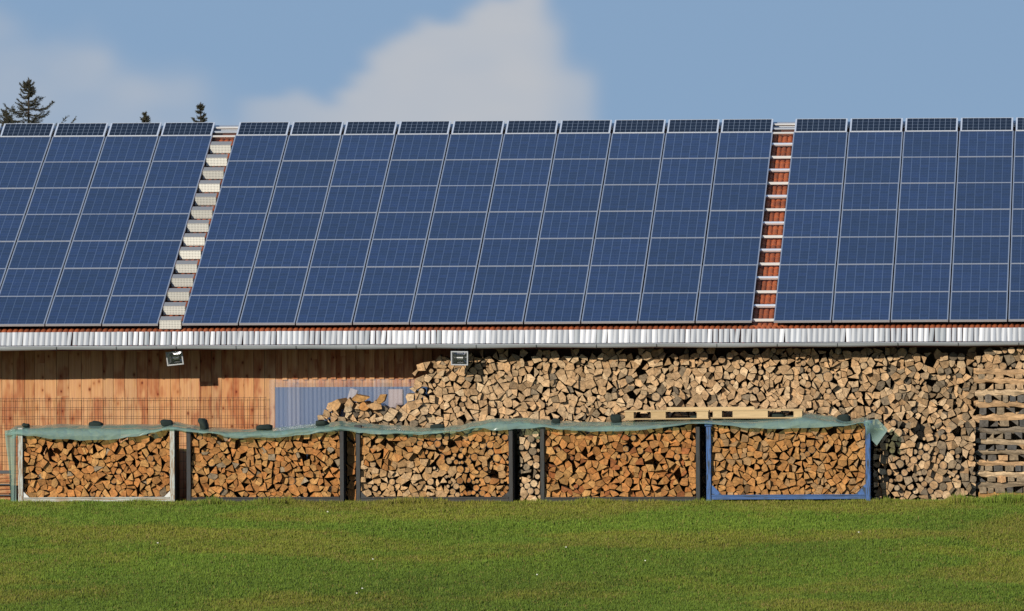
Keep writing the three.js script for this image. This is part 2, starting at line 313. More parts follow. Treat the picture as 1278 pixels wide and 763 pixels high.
  // the tiled gap: mounting rails run through
  for (let k = 0; k < 14; k++) {
    const [y, z] = slope(0.22 + k * 0.8325, -0.02);
    const m = mesh('mounting_rail', rbox(0.4, 0.052, 0.045, 0.006), k % 2 ? M.alu : M.aluDull, scene); m.position.set(4.44, y, z); m.rotation.x = k % 2 ? -0.9 : -0.1;
    tag(m, `${k % 2 ? 'shiny' : 'dull'} aluminium rail crossing the tiled gap, ${k ? k < 10 ? nth[k] : ['eleventh', 'twelfth', 'thirteenth', 'fourteenth'][k - 10] : 'lowest'} up from the gutter`, 'mounting rail', 'rails across the tiled gap');
  }
  // rails that carry the ridge panels, seen in both gaps
  for (const [x, word] of [[-6.085, 'stepped'], [4.44, 'tiled']]) for (let k = 0; k < 3; k++) {
    const [y, z] = slope(11.74 + k * 0.28, -0.01);
    const m = mesh('ridge_rail', rbox(0.46, 0.04, 0.045, 0.006), k % 2 ? M.zinc : M.aluDull, scene); m.position.set(x, y, z); m.rotation.x = -0.5;
    tag(m, `${['lower', 'middle', 'upper'][k]} metal rail joining the ridge panels across the ${word} gap`, 'mounting rail', 'rails across the ridge gaps');
  }
}

// ------------------------------------------------------------------ floodlights under the gutter
function floodlight(x, y, z, label, yaw, pitch, roll) {
  const g = top('floodlight', label, 'floodlight', 'floodlights under the gutter', [x, y, z]); g.rotation.set(pitch, yaw, roll, 'YXZ');
  const W = 0.3, Hh = 0.245;
  const sh = new THREE.Shape(); sh.moveTo(-W / 2, -Hh / 2); sh.lineTo(W / 2, -Hh / 2); sh.lineTo(W / 2, Hh / 2); sh.lineTo(-W / 2, Hh / 2); sh.closePath();
  const hole = new THREE.Path(); hole.moveTo(-W / 2 + 0.015, -Hh / 2 + 0.015); hole.lineTo(-W / 2 + 0.015, Hh / 2 - 0.015); hole.lineTo(W / 2 - 0.015, Hh / 2 - 0.015); hole.lineTo(W / 2 - 0.015, -Hh / 2 + 0.015); hole.closePath(); sh.holes.push(hole);
  mesh('frame', new THREE.ExtrudeGeometry(sh, { depth: 0.02, bevelEnabled: true, bevelSize: 0.004, bevelThickness: 0.004, bevelSegments: 1 }), M.lampFrame, g);
  // housing behind: a tapering tray, open to the front
  const tray = (w0, h0, w1, h1, d, mat, name, inner) => {
    const P = [[-w0, -h0, 0], [w0, -h0, 0], [w0, h0, 0], [-w0, h0, 0], [-w1, -h1, -d], [w1, -h1, -d], [w1, h1, -d], [-w1, h1, -d]].map((p) => p.map((v, i) => (i < 2 ? v / 2 : v)));
    const q = [[0, 1, 5, 4], [1, 2, 6, 5], [2, 3, 7, 6], [3, 0, 4, 7], [4, 5, 6, 7]], pos = []; for (const [a, b, c, d2] of q) for (const k of inner ? [a, c, b, a, d2, c] : [a, b, c, a, c, d2]) pos.push(...P[k]);
    const ge = new THREE.BufferGeometry(); ge.setAttribute('position', new THREE.Float32BufferAttribute(pos, 3)); ge.computeVertexNormals(); return mesh(name, ge, mat, g);
  };
  tray(W - 0.01, Hh - 0.01, W * 0.6, Hh * 0.55, 0.12, M.black, 'housing', false);
  tray(W - 0.036, Hh - 0.036, W * 0.35, Hh * 0.3, 0.085, std([0.42, 0.42, 0.44], 0.12, { metalness: 1, side: THREE.DoubleSide }), 'reflector', true);
  mesh('lamp_tube', bar(V3(-0.055, 0.005, -0.045), V3(0.055, 0.005, -0.045), 0.009, 8), std([0.85, 0.85, 0.85], 0.3), g);
  mesh('glass', box(W - 0.032, Hh - 0.032, 0.004, 0, 0, 0.008), new THREE.MeshPhysicalMaterial({ color: 0xffffff, transmission: 1, roughness: 0.03, thickness: 0 }), g);
  mesh('mounting_arm', merged([box(0.012, 0.2, 0.03, -0.06, 0.14, -0.1), box(0.012, 0.2, 0.03, 0.06, 0.14, -0.1), box(0.14, 0.012, 0.05, 0, 0.24, -0.1)]), M.black, g);
  return g;
}
floodlight(-6.0, 2.585, 0.66, 'floodlight with pale metal frame hung before the bare plank wall', -0.18, 0.12, 0.1);
floodlight(-0.915, 2.565, 0.98, 'floodlight with pale metal frame hung before the tall firewood stack', -0.05, 0.06, -0.015);

// ------------------------------------------------------------------ blue sheet, loose boards, corrugated plastic on the wall
{
  const r = rng(31);
  const g = new THREE.PlaneGeometry(2.75, 1.35, 60, 12), p = g.attributes.position;
  for (let i = 0; i < p.count; i++) p.setZ(i, 0.012 * fbm(p.getX(i) * 3 + 9, p.getY(i) * 2, 3) + 0.004 * Math.sin(p.getX(i) * 40));
  g.computeVertexNormals(); g.translate(-2.92, 1.37, -0.245);
  tag(mesh('blue_tarpaulin', g, std([0.035, 0.1, 0.235], 0.6, { side: THREE.DoubleSide }), scene), 'blue tarpaulin fixed to the plank wall behind corrugated clear plastic', 'tarpaulin');
  const b1 = mesh('leaning_board', box(0.13, 0.75, 0.012, 0, 0, 0), std([0.42, 0.4, 0.42], 0.8), scene); b1.position.set(-3.0, 1.65, -0.208); b1.rotation.z = -0.32;
  tag(b1, 'pale narrow board leaning aslant on the blue tarpaulin behind the plastic', 'board');
  const b2 = mesh('pale_board', box(0.25, 0.6, 0.012, 0, 0, 0), std([0.44, 0.37, 0.37], 0.8), scene); b2.position.set(-2.14, 1.7, -0.208);
  tag(b2, 'upright pale pinkish board over the blue tarpaulin beside the stacked firewood', 'board');
  const corr = (x0, x1, z, label) => {
    const n = Math.round((x1 - x0) / 0.0095), pos = [], idx = [];
    for (let i = 0; i <= n; i++) { const x = x0 + (x1 - x0) * i / n, dz = 0.009 * Math.sin(x * 2 * Math.PI / 0.076); for (const y of [0.55, 1.4, 2.185]) pos.push(x, y, z + dz - 0.01 * (y - 1.4)); }
    for (let i = 0; i < n; i++) for (let k = 0; k < 2; k++) { const a = i * 3 + k; idx.push(a, a + 3, a + 1, a + 1, a + 3, a + 4); }
    const ge = new THREE.BufferGeometry(); ge.setAttribute('position', new THREE.Float32BufferAttribute(pos, 3)); ge.setIndex(idx); ge.computeVertexNormals();
    tag(mesh('corrugated_sheet', ge, plastic, scene), label, 'plastic sheet', 'corrugated clear plastic sheets on the barn wall');
  };
  const plastic = new THREE.MeshPhysicalMaterial({ color: new THREE.Color().setRGB(0.92, 0.92, 0.95), transmission: 0.9, roughness: 0.18, thickness: 0, side: THREE.DoubleSide });
  corr(-4.39, -3.85, -0.165, 'clear corrugated plastic sheet ending at the bare plank wall');
  corr(-4.08, -2.3, -0.14, 'wide clear corrugated plastic sheet in front of the leaning pale board');
  corr(-2.52, -1.3, -0.11, 'clear corrugated plastic sheet running in behind the tall firewood stack');
}

// ------------------------------------------------------------------ steel mesh against the wall
{
  const g = top('wire_mesh_fence', 'rusty steel wire mesh standing against the bare plank wall', 'wire mesh', null, [0, 0.05, -0.2]);
  const wm = std([0.1, 0.065, 0.05], 0.8, { metalness: 0.3 });
  const v = bar(V3(0, 0, 0), V3(0, 1.83, 0), 0.0032, 5), h = bar(V3(-9.9, 0, 0.006), V3(-4.45, 0, 0.006), 0.0034, 5);
  for (let i = 0; i < 56; i++) mesh('upright_wire', v, wm, g).position.x = -9.9 + i * 0.099;
  for (let i = 0; i < 12; i++) mesh('cross_wire', h, wm, g).position.y = 0.04 + i * 0.161;
}

// ------------------------------------------------------------------ firewood
const grain = dataTex(256, 256, (u, v) => {
  const k = fbm(u * 40, v * 40, 3), m = fbm(u * 9 + 5, v * 9, 3), a = Math.abs(fbm(u * 14 + 30, v * 14 + 2, 2) - 0.5);
  const crack = 1 - 0.35 * (1 - smooth(0.0, 0.025, a)); const q = (0.86 + 0.3 * (k - 0.5) + 0.34 * (m - 0.5)) * crack; return [q, q * 0.985, q * 0.96];
});
grain.repeat.set(2.2, 2.2);
const woodMat = new THREE.MeshStandardMaterial({ map: grain, vertexColors: true, roughness: 0.9 });
// tight packing of irregular outlines: Voronoi cells, some of them split once more
function packing(w, h, cw, ch, splitP, r) {
  const nx = Math.max(1, Math.round(w / cw)), ny = Math.max(1, Math.round(h / ch)), S = [];
  const dx = w / nx, dy = h / ny;
  for (let j = -1; j <= ny; j++) for (let i = -1; i <= nx; i++) S.push([(i + 0.5 + (j & 1 ? 0.25 : -0.25) + (r() - 0.5) * 0.85) * dx, (j + 0.5 + (r() - 0.5) * 0.85) * dy]);
  const clip = (poly, nxx, nyy, d) => { const out = []; for (let i = 0; i < poly.length; i++) { const a = poly[i], b = poly[(i + 1) % poly.length], fa = a[0] * nxx + a[1] * nyy - d, fb = b[0] * nxx + b[1] * nyy - d; if (fa <= 0) out.push(a); if (fa * fb < 0) { const t = fa / (fa - fb); out.push([a[0] + (b[0] - a[0]) * t, a[1] + (b[1] - a[1]) * t]); } } return out; };
  const cells = [];
  for (const s of S) {
    let poly = [[0, 0], [w, 0], [w, h], [0, h]];
    for (const q of S) { if (q === s || Math.abs(q[0] - s[0]) > 3.2 * dx || Math.abs(q[1] - s[1]) > 3.2 * dy) continue; const ex = q[0] - s[0], ey = q[1] - s[1]; poly = clip(poly, ex, ey, (q[0] * q[0] + q[1] * q[1] - s[0] * s[0] - s[1] * s[1]) / 2); if (poly.length < 3) break; }
    if (poly.length >= 3) cells.push(poly);
  }
  const out = [];
  for (const c of cells) {
    const A = area(c); if (A < 0.0006) continue;
    if (A > dx * dy * 0.75 && r() < splitP) {
      const [cx, cy] = centre(c), an = r() * Math.PI, nxx = Math.cos(an), nyy = Math.sin(an), d = cx * nxx + cy * nyy + (r() - 0.5) * 0.03;
      for (const p of [clip(c, nxx, nyy, d), clip(c, -nxx, -nyy, -d)]) if (p.length >= 3 && area(p) > 0.0012) out.push(p);
    } else out.push(c);
  }
  return out;
}
function area(p) { let a = 0; for (let i = 0; i < p.length; i++) { const q = p[(i + 1) % p.length]; a += p[i][0] * q[1] - q[0] * p[i][1]; } return Math.abs(a) / 2; }
function centre(p) { let x = 0, y = 0, a = 0; for (let i = 0; i < p.length; i++) { const q = p[(i + 1) % p.length], c = p[i][0] * q[1] - q[0] * p[i][1]; a += c; x += (p[i][0] + q[0]) * c; y += (p[i][1] + q[1]) * c; } return [x / (3 * a), y / (3 * a)]; }
// one log: outline (about its own centre), drawn back from the cut face; bark on one rounded side
function logGeo(poly, len, endC, sideC, barkC, r, opt) {
  let out = poly.map((p) => [p[0], p[1], 0]);
  // drop vertices that lie very close together
  out = out.filter((p, i) => { const q = out[(i + 1) % out.length]; return Math.hypot(p[0] - q[0], p[1] - q[1]) > 0.012; });
  if (out.length < 3) return null;
  if (opt.round) { let d = 9; for (let i = 0; i < out.length; i++) { const a = out[i], b = out[(i + 1) % out.length], L = Math.hypot(b[0] - a[0], b[1] - a[1]); d = Math.min(d, Math.abs(a[0] * b[1] - b[0] * a[1]) / L); } const n = 10; out = []; for (let i = 0; i < n; i++) { const t = i / n * 2 * Math.PI; out.push([d * 1.12 * Math.cos(t) * (1 + 0.1 * (r() - 0.5)), d * 1.12 * Math.sin(t) * (1 + 0.1 * (r() - 0.5)), 1]); } }
  else {
    const most = 3 + Math.floor(0.25 + r() * 3.2);
    while (out.length > most) { let bi = 0, ba = 9; out.forEach((p, i) => { const a = out[(i + out.length - 1) % out.length], b = out[(i + 1) % out.length], A = Math.abs((p[0] - a[0]) * (b[1] - a[1]) - (b[0] - a[0]) * (p[1] - a[1])); if (A < ba) { ba = A; bi = i; } }); out.splice(bi, 1); }
    if (opt.info) opt.info.shape = out.length === 3 ? 'three-cornered' : out.length === 4 ? 'four-cornered' : 'many-cornered';
    const sc = opt.gap; out = out.map((p) => { const L = Math.hypot(p[0], p[1]), k = Math.max(0.5, (L - sc * (0.5 + 1.2 * r())) / L); return [p[0] * k, p[1] * k, 0]; });
    if (opt.arc) { // the longest side becomes a bark arc
      let bi = 0, bl = 0; out.forEach((p, i) => { const q = out[(i + 1) % out.length], L = Math.hypot(p[0] - q[0], p[1] - q[1]); if (L > bl) { bl = L; bi = i; } });
      const a = out[bi], b = out[(bi + 1) % out.length], nx = (b[1] - a[1]) / bl, ny = -(b[0] - a[0]) / bl, add = [];
      for (const t of [0.2, 0.5, 0.8]) { const h = bl * 0.62 * t * (1 - t); add.push([a[0] + (b[0] - a[0]) * t + nx * h * opt.sign, a[1] + (b[1] - a[1]) * t + ny * h * opt.sign, 1]); }
      a[2] = 1; out.splice(bi + 1, 0, ...add);
    }
  }
  const n = out.length, pos = [], col = [], uv = [], tx = opt.tx, ty = opt.ty, ou = r(), ov = r(), zf = (p) => p[0] * tx + p[1] * ty;
  const sp = opt.spread; // logs taper or skew a little to the back
  const push = (p, z, c, u, v) => { pos.push(p[0], p[1], z); col.push(...c); uv.push(u + ou, v + ov); };
  const back = (p) => [p[0] * 0.96 + sp[0], p[1] * 0.96 + sp[1], p[2]];
  if (opt.round) { // bark ring round the cut face
    const q = out.map((p) => [p[0] * 0.87, p[1] * 0.87, 0]);
    for (let i = 0; i < n; i++) { const j = (i + 1) % n; for (const p of [out[i], out[j], q[j], out[i], q[j], q[i]]) push(p, zf(p), barkC, p[0], p[1]); }
    for (let i = 1; i + 1 < n; i++) for (const p of [q[0], q[i], q[i + 1]]) push(p, zf(p), endC, p[0], p[1]);
  } else for (let i = 1; i + 1 < n; i++) for (const p of [out[0], out[i], out[i + 1]]) push(p, zf(p), endC, p[0], p[1]);
  for (let i = 0; i < n; i++) { const a = out[i], b = out[(i + 1) % n], A = back(a), B = back(b), c = a[2] ? barkC : sideC; for (const [p, z, u] of [[a, zf(a), 0], [A, -len, len], [b, zf(b), 0], [b, zf(b), 0], [A, -len, len], [B, -len, len]]) push(p, z, c, u, (p === a || p === A) ? 0 : 0.1); }
  for (let i = 1; i + 1 < n; i++) for (const p of [out[0], out[i + 1], out[i]]) push(back(p), -len, endC, p[0], p[1]);
  const g = new THREE.BufferGeometry(); g.setAttribute('position', new THREE.Float32BufferAttribute(pos, 3)); g.setAttribute('color', new THREE.Float32BufferAttribute(col, 3)); g.setAttribute('uv', new THREE.Float32BufferAttribute(uv, 2)); g.computeVertexNormals();
  return g;
}
const mixC = (a, b, t) => a.map((v, i) => v + (b[i] - v) * t), mulC = (a, k) => a.map((v) => Math.min(0.9, v * k));
const WOOD = { orange: [0.55, 0.225, 0.06], tan: [0.56, 0.3, 0.1], pale: [0.62, 0.395, 0.21], cream: [0.72, 0.53, 0.33], slate: [0.1, 0.1, 0.1], grey: [0.34, 0.26, 0.17], dark: [0.16, 0.13, 0.095], rust: [0.4, 0.14, 0.04], bark: [0.1, 0.07, 0.045], barkGrey: [0.17, 0.145, 0.115] };
const logsByKind = {};                                              // kind -> list of { geo, pos, size, label, group }
function logWords(g, end, round, n) {
  const [a, b, c] = end, sat = (a - c) / a, col = sat < 0.55 ? (a > 0.38 ? 'cream' : a > 0.17 ? 'grey' : 'dark grey') : sat < 0.7 ? (a > 0.42 ? 'pale' : 'dull brown') : sat < 0.8 ? 'tan' : a > 0.36 ? 'orange' : 'reddish brown';
  return `${col} ${round ? 'round' : n}`;
}
function addLog(kind, geo, pos, size, label, group, seen = true) { (logsByKind[kind] ??= []).push({ geo, pos, size: seen ? size : 0, label, group }); }
function fill(x0, y0, w, h, z, opt) {
  const r = rng(opt.seed);
  for (const poly of packing(w, h, opt.cw, opt.ch, opt.split, r)) {
    const [cx, cy] = centre(poly), X = x0 + cx, Y = y0 + cy;
    if (opt.keep && !opt.keep(X, Y, r, Math.max(...poly.map((p) => p[1])) - cy)) continue;
    if (r() < (opt.holes ?? 0.025)) continue;
    const k = opt.look(X, Y, r), A = area(poly);
    const round = r() < k.round && A > 0.004, v = 0.8 + 0.4 * r();
    const end = mulC(k.end, v), side = mulC(mixC(k.end, WOOD.bark, 0.35 + 0.3 * r()), 0.8), bark = mulC(mixC(WOOD.bark, WOOD.barkGrey, r()), 0.8 + 0.6 * r());
    const big = r() < 0.12 ? 2.2 : 1;
    const info = {}; const rot = r() < 0.6 ? (r() - 0.5) * 0.6 : 0, sc = 1.05 - 0.1 * Math.abs(rot), ca = Math.cos(rot) * sc, sa = Math.sin(rot) * sc; const g = logGeo(poly.map((p) => [(p[0] - cx) * ca - (p[1] - cy) * sa, (p[0] - cx) * sa + (p[1] - cy) * ca]), opt.len * (0.92 + 0.1 * r()), end, side, bark, r, { round, info, gap: opt.gap ?? 0.008, arc: r() < k.arc, sign: 1, tx: (r() - 0.5) * 0.6 * big, ty: (r() - 0.5) * 0.6 * big, spread: [(r() - 0.5) * 0.03, (r() - 0.5) * 0.03] });
    if (!g) continue;
    addLog(k.kind ?? opt.kind, g, [X, Y, z + (r() - 0.5) * (opt.uneven ?? 0.07)], A, `${A > 0.021 ? 'big' : A > 0.014 ? 'medium' : 'small'} ${logWords(g, end, round, info.shape)} log ${opt.where(X, Y)}`, k.group ?? opt.group, opt.seen ? opt.seen(X, Y) : true);
  }
}

// the five metal racks that hold firewood, standing side by side on the grass
const cages = [
  { x0: -8.71, x1: -5.93, paint: [0.5, 0.53, 0.49], post: 0.085, yaw: 0, label: 'pale grey-green metal rack of firewood at the end beside bare planks', short: 'pale grey-green rack', look: (X, Y, r) => ({ end: r() < 0.22 ? WOOD.tan : r() < 0.06 ? WOOD.grey : mixC(WOOD.orange, WOOD.tan, 0.6 * r()), round: 0.02, arc: 0.3 }), side: true },
  { x0: -5.72, x1: -2.93, paint: [0.03, 0.032, 0.034], post: 0.075, yaw: -0.01, label: 'black metal rack of firewood next to the pale grey-green rack', short: 'black rack by the pale', look: (X, Y, r) => ({ end: r() < 0.3 ? WOOD.tan : r() < 0.07 ? WOOD.grey : mixC(WOOD.orange, WOOD.tan, 0.7 * r()), round: 0.02, arc: 0.3 }), side: true },
  { x0: -2.72, x1: 0.06, paint: [0.03, 0.032, 0.033], post: 0.075, yaw: -0.03, label: 'black metal rack holding pale and round firewood, middle of the five racks', short: 'middle black rack', look: (X, Y, r) => { const t = smooth(-2.2, -0.6, X); return { end: Y < 0.6 + 0.2 * r() && X < -0.9 ? mixC(WOOD.tan, WOOD.cream, 0.2 + 0.5 * r()) : r() < 0.5 - 0.2 * t ? mixC(WOOD.tan, WOOD.pale, 0.5 * r()) : mixC(WOOD.tan, WOOD.orange, r()), round: 0.08 + 0.4 * t, arc: 0.6 }; }, side: true },
  { x0: 0.54, x1: 3.36, paint: [0.036, 0.04, 0.038], post: 0.075, yaw: 0.0, label: 'black metal rack of firewood next to the blue rack', short: 'black rack by the blue', look: (X, Y, r) => ({ end: r() < 0.1 ? WOOD.rust : r() < 0.3 ? WOOD.tan : mixC(WOOD.orange, WOOD.tan, 0.6 * r()), round: 0.02, arc: 0.25 }) },
  { x0: 3.47, x1: 6.36, paint: [0.05, 0.14, 0.37], post: 0.085, yaw: 0.0, label: 'bright blue metal rack of firewood at the end before the tall stack', short: 'blue rack', look: (X, Y, r) => ({ end: r() < 0.25 ? mixC(WOOD.tan, WOOD.grey, 0.4) : mixC(WOOD.orange, WOOD.tan, 0.35 + 0.6 * r()), round: 0.02, arc: 0.25 }), blue: true },
];
const px = (p) => (p - 639) / 70.95 - 0.01;                           // metres along the row of frames
// sheet over the frames: height of its crest and of its front hem along the row
const crest = [[5, 1.31], [18, 1.4], [60, 1.41], [150, 1.4], [190, 1.39], [217, 1.44], [235, 1.4], [262, 1.35], [300, 1.33], [340, 1.35], [400, 1.41], [430, 1.43], [455, 1.4], [492, 1.36], [535, 1.34], [575, 1.35], [597, 1.43], [622, 1.5], [655, 1.5], [676, 1.46], [700, 1.42], [760, 1.415], [835, 1.44], [865, 1.47], [886, 1.48], [940, 1.47], [985, 1.5], [1010, 1.55], [1040, 1.49], [1062, 1.43], [1085, 1.47], [1100, 1.45]];
const hem = [[5, 1.24], [22, 1.27], [41, 1.23], [69, 1.18], [110, 1.155], [140, 1.16], [165, 1.2], [193, 1.28], [212, 1.34], [235, 1.29], [262, 1.275], [290, 1.19], [320, 1.18], [345, 1.19], [382, 1.24], [410, 1.28], [432, 1.31], [455, 1.26], [492, 1.245], [535, 1.24], [575, 1.28], [600, 1.345], [622, 1.3], [655, 1.33], [677, 1.355], [710, 1.3], [752, 1.27], [795, 1.29], [835, 1.34], [864, 1.4], [886, 1.41], [911, 1.375], [941, 1.32], [975, 1.31], [1020, 1.325], [1053, 1.35], [1078, 1.4], [1090, 1.36], [1100, 1.33]];
const crestAt = (x) => lerpTable(crest, (x + 0.01) * 70.95 + 639), hemAt = (x) => lerpTable(hem, (x + 0.01) * 70.95 + 639);
cages.forEach((c, ci) => {
  const cx = (c.x0 + c.x1) / 2, w = c.x1 - c.x0, y0 = groundHeight(cx, 1.6), D = 0.85, P = c.post, r = rng(400 + ci);
  const g = top('firewood_rack', c.label, 'firewood rack', 'metal firewood racks in a row', [cx, y0 - 0.01, 1.6]); g.rotation.y = c.yaw;
  const tex = dataTex(128, 128, (u, v) => { const k = fbm(u * 12, v * 12 + ci * 7, 4), q = smooth(0.54, 0.6, k), base = [1, 1, 1], rs = c.blue ? [0.75, 0.62, 0.5] : [0.82, 0.66, 0.52], m = 0.92 + 0.16 * (noise(u * 60, v * 60) - 0.5); return base.map((b, i) => (b + (rs[i] - b) * q) * m); });
  const paint = new THREE.MeshStandardMaterial({ color: new THREE.Color().setRGB(...c.paint), map: tex, roughness: 0.55, metalness: c.blue ? 0 : 0.1 });
  const topY = c.blue ? 1.42 : 1.36;
  const post = rbox(P, topY, P, 0.008, 0, topY / 2, 0), hw = w / 2 - P / 2;
  for (const [sx, z] of [[-1, -P / 2], [1, -P / 2], [-1, -D], [1, -D]]) { const m = mesh('post', post, paint, g); m.position.set(sx * hw, 0, z); if (c.blue || ci === 2) { mesh('post_cap', rbox(P + 0.05, 0.09, P + 0.05, 0.012, 0, topY + 0.0, 0), paint, m); } }
  const rail = merged([rbox(w - 2 * P, 0.075, 0.05, 0.006, 0, 0, 0), box(w - 2 * P - 0.01, 0.02, 0.02, 0, 0.034, 0.03), box(w - 2 * P - 0.01, 0.016, 0.02, 0, -0.03, 0.03)]);
  for (const z of [-P / 2, -D]) mesh('bottom_rail', rail, paint, g).position.set(0, c.blue ? 0.125 : 0.085, z);
  for (const sx of [-1, 1]) { mesh('side_rail', rbox(0.05, 0.07, D - P, 0.006), paint, g).position.set(sx * hw, 0.08, -D / 2 - P / 4); mesh('side_rail', rbox(0.04, 0.05, D - P, 0.006), paint, g).position.set(sx * hw, topY - 0.12, -D / 2 - P / 4); }
  if (c.blue || ci === 0 || ci === 2) for (const sx of [-1, 1]) { // corner gussets
    const k = c.blue ? 0.2 : 0.12, s = new THREE.Shape([[0, 0], [-sx * k, 0], [0, k]].map((p) => new THREE.Vector2(...p))), e = new THREE.ExtrudeGeometry(s, { depth: 0.012, bevelEnabled: false }); e.translate(sx * (w / 2 - P), (c.blue ? 0.125 : 0.085) + 0.03, -P / 2 + 0.004); mesh('corner_gusset', e, ci === 0 ? std([0.62, 0.62, 0.58], 0.6) : paint, g);
  }
  if (c.side) for (let i = 0; i < 2; i++) mesh('side_sheet', box(0.006, topY - 0.1, D - P - 0.02), std(ci ? [0.02, 0.019, 0.018] : [0.045, 0.03, 0.025], 0.8), g).position.set((i ? 1 : -1) * (w / 2 + 0.006), topY / 2 + 0.02, -D / 2 - P / 4);
  // floor slats that carry the wood
  for (let i = 0; i < 4; i++) mesh('floor_slat', box(w - 2 * P, 0.02, 0.12), std([0.2, 0.14, 0.09], 0.9), g).position.set(0, 0.105, -0.12 - i * 0.2);
  const where = (X, Y) => `${Y > 1.12 ? 'under the sheet in' : Y < bot + 0.2 ? 'on the floor of' : Math.min(X - c.x0, c.x1 - X) < 0.28 ? 'beside a post of' : 'amid'} the ${c.short}`, group = `firewood in the ${c.short}`, bot = y0 + 0.115;
  const keep = (X, Y, r, up) => Y + up < crestAt(X) - 0.045;
  const o = { seed: 900 + ci * 13, cw: 0.132, ch: 0.108, split: 0.34, gap: 0.007, len: 0.4, look: c.look, keep, kind: 'split_log', where, group, uneven: 0.12 };
  fill(c.x0 + P + 0.005, bot, w - 2 * P - 0.01, 1.44 - bot, 1.5, o);
  fill(c.x0 + P + 0.005, bot, w - 2 * P - 0.01, 1.42 - bot, 1.08, { ...o, seed: 1900 + ci, cw: 0.2, ch: 0.18, gap: 0.004, seen: () => false });
});

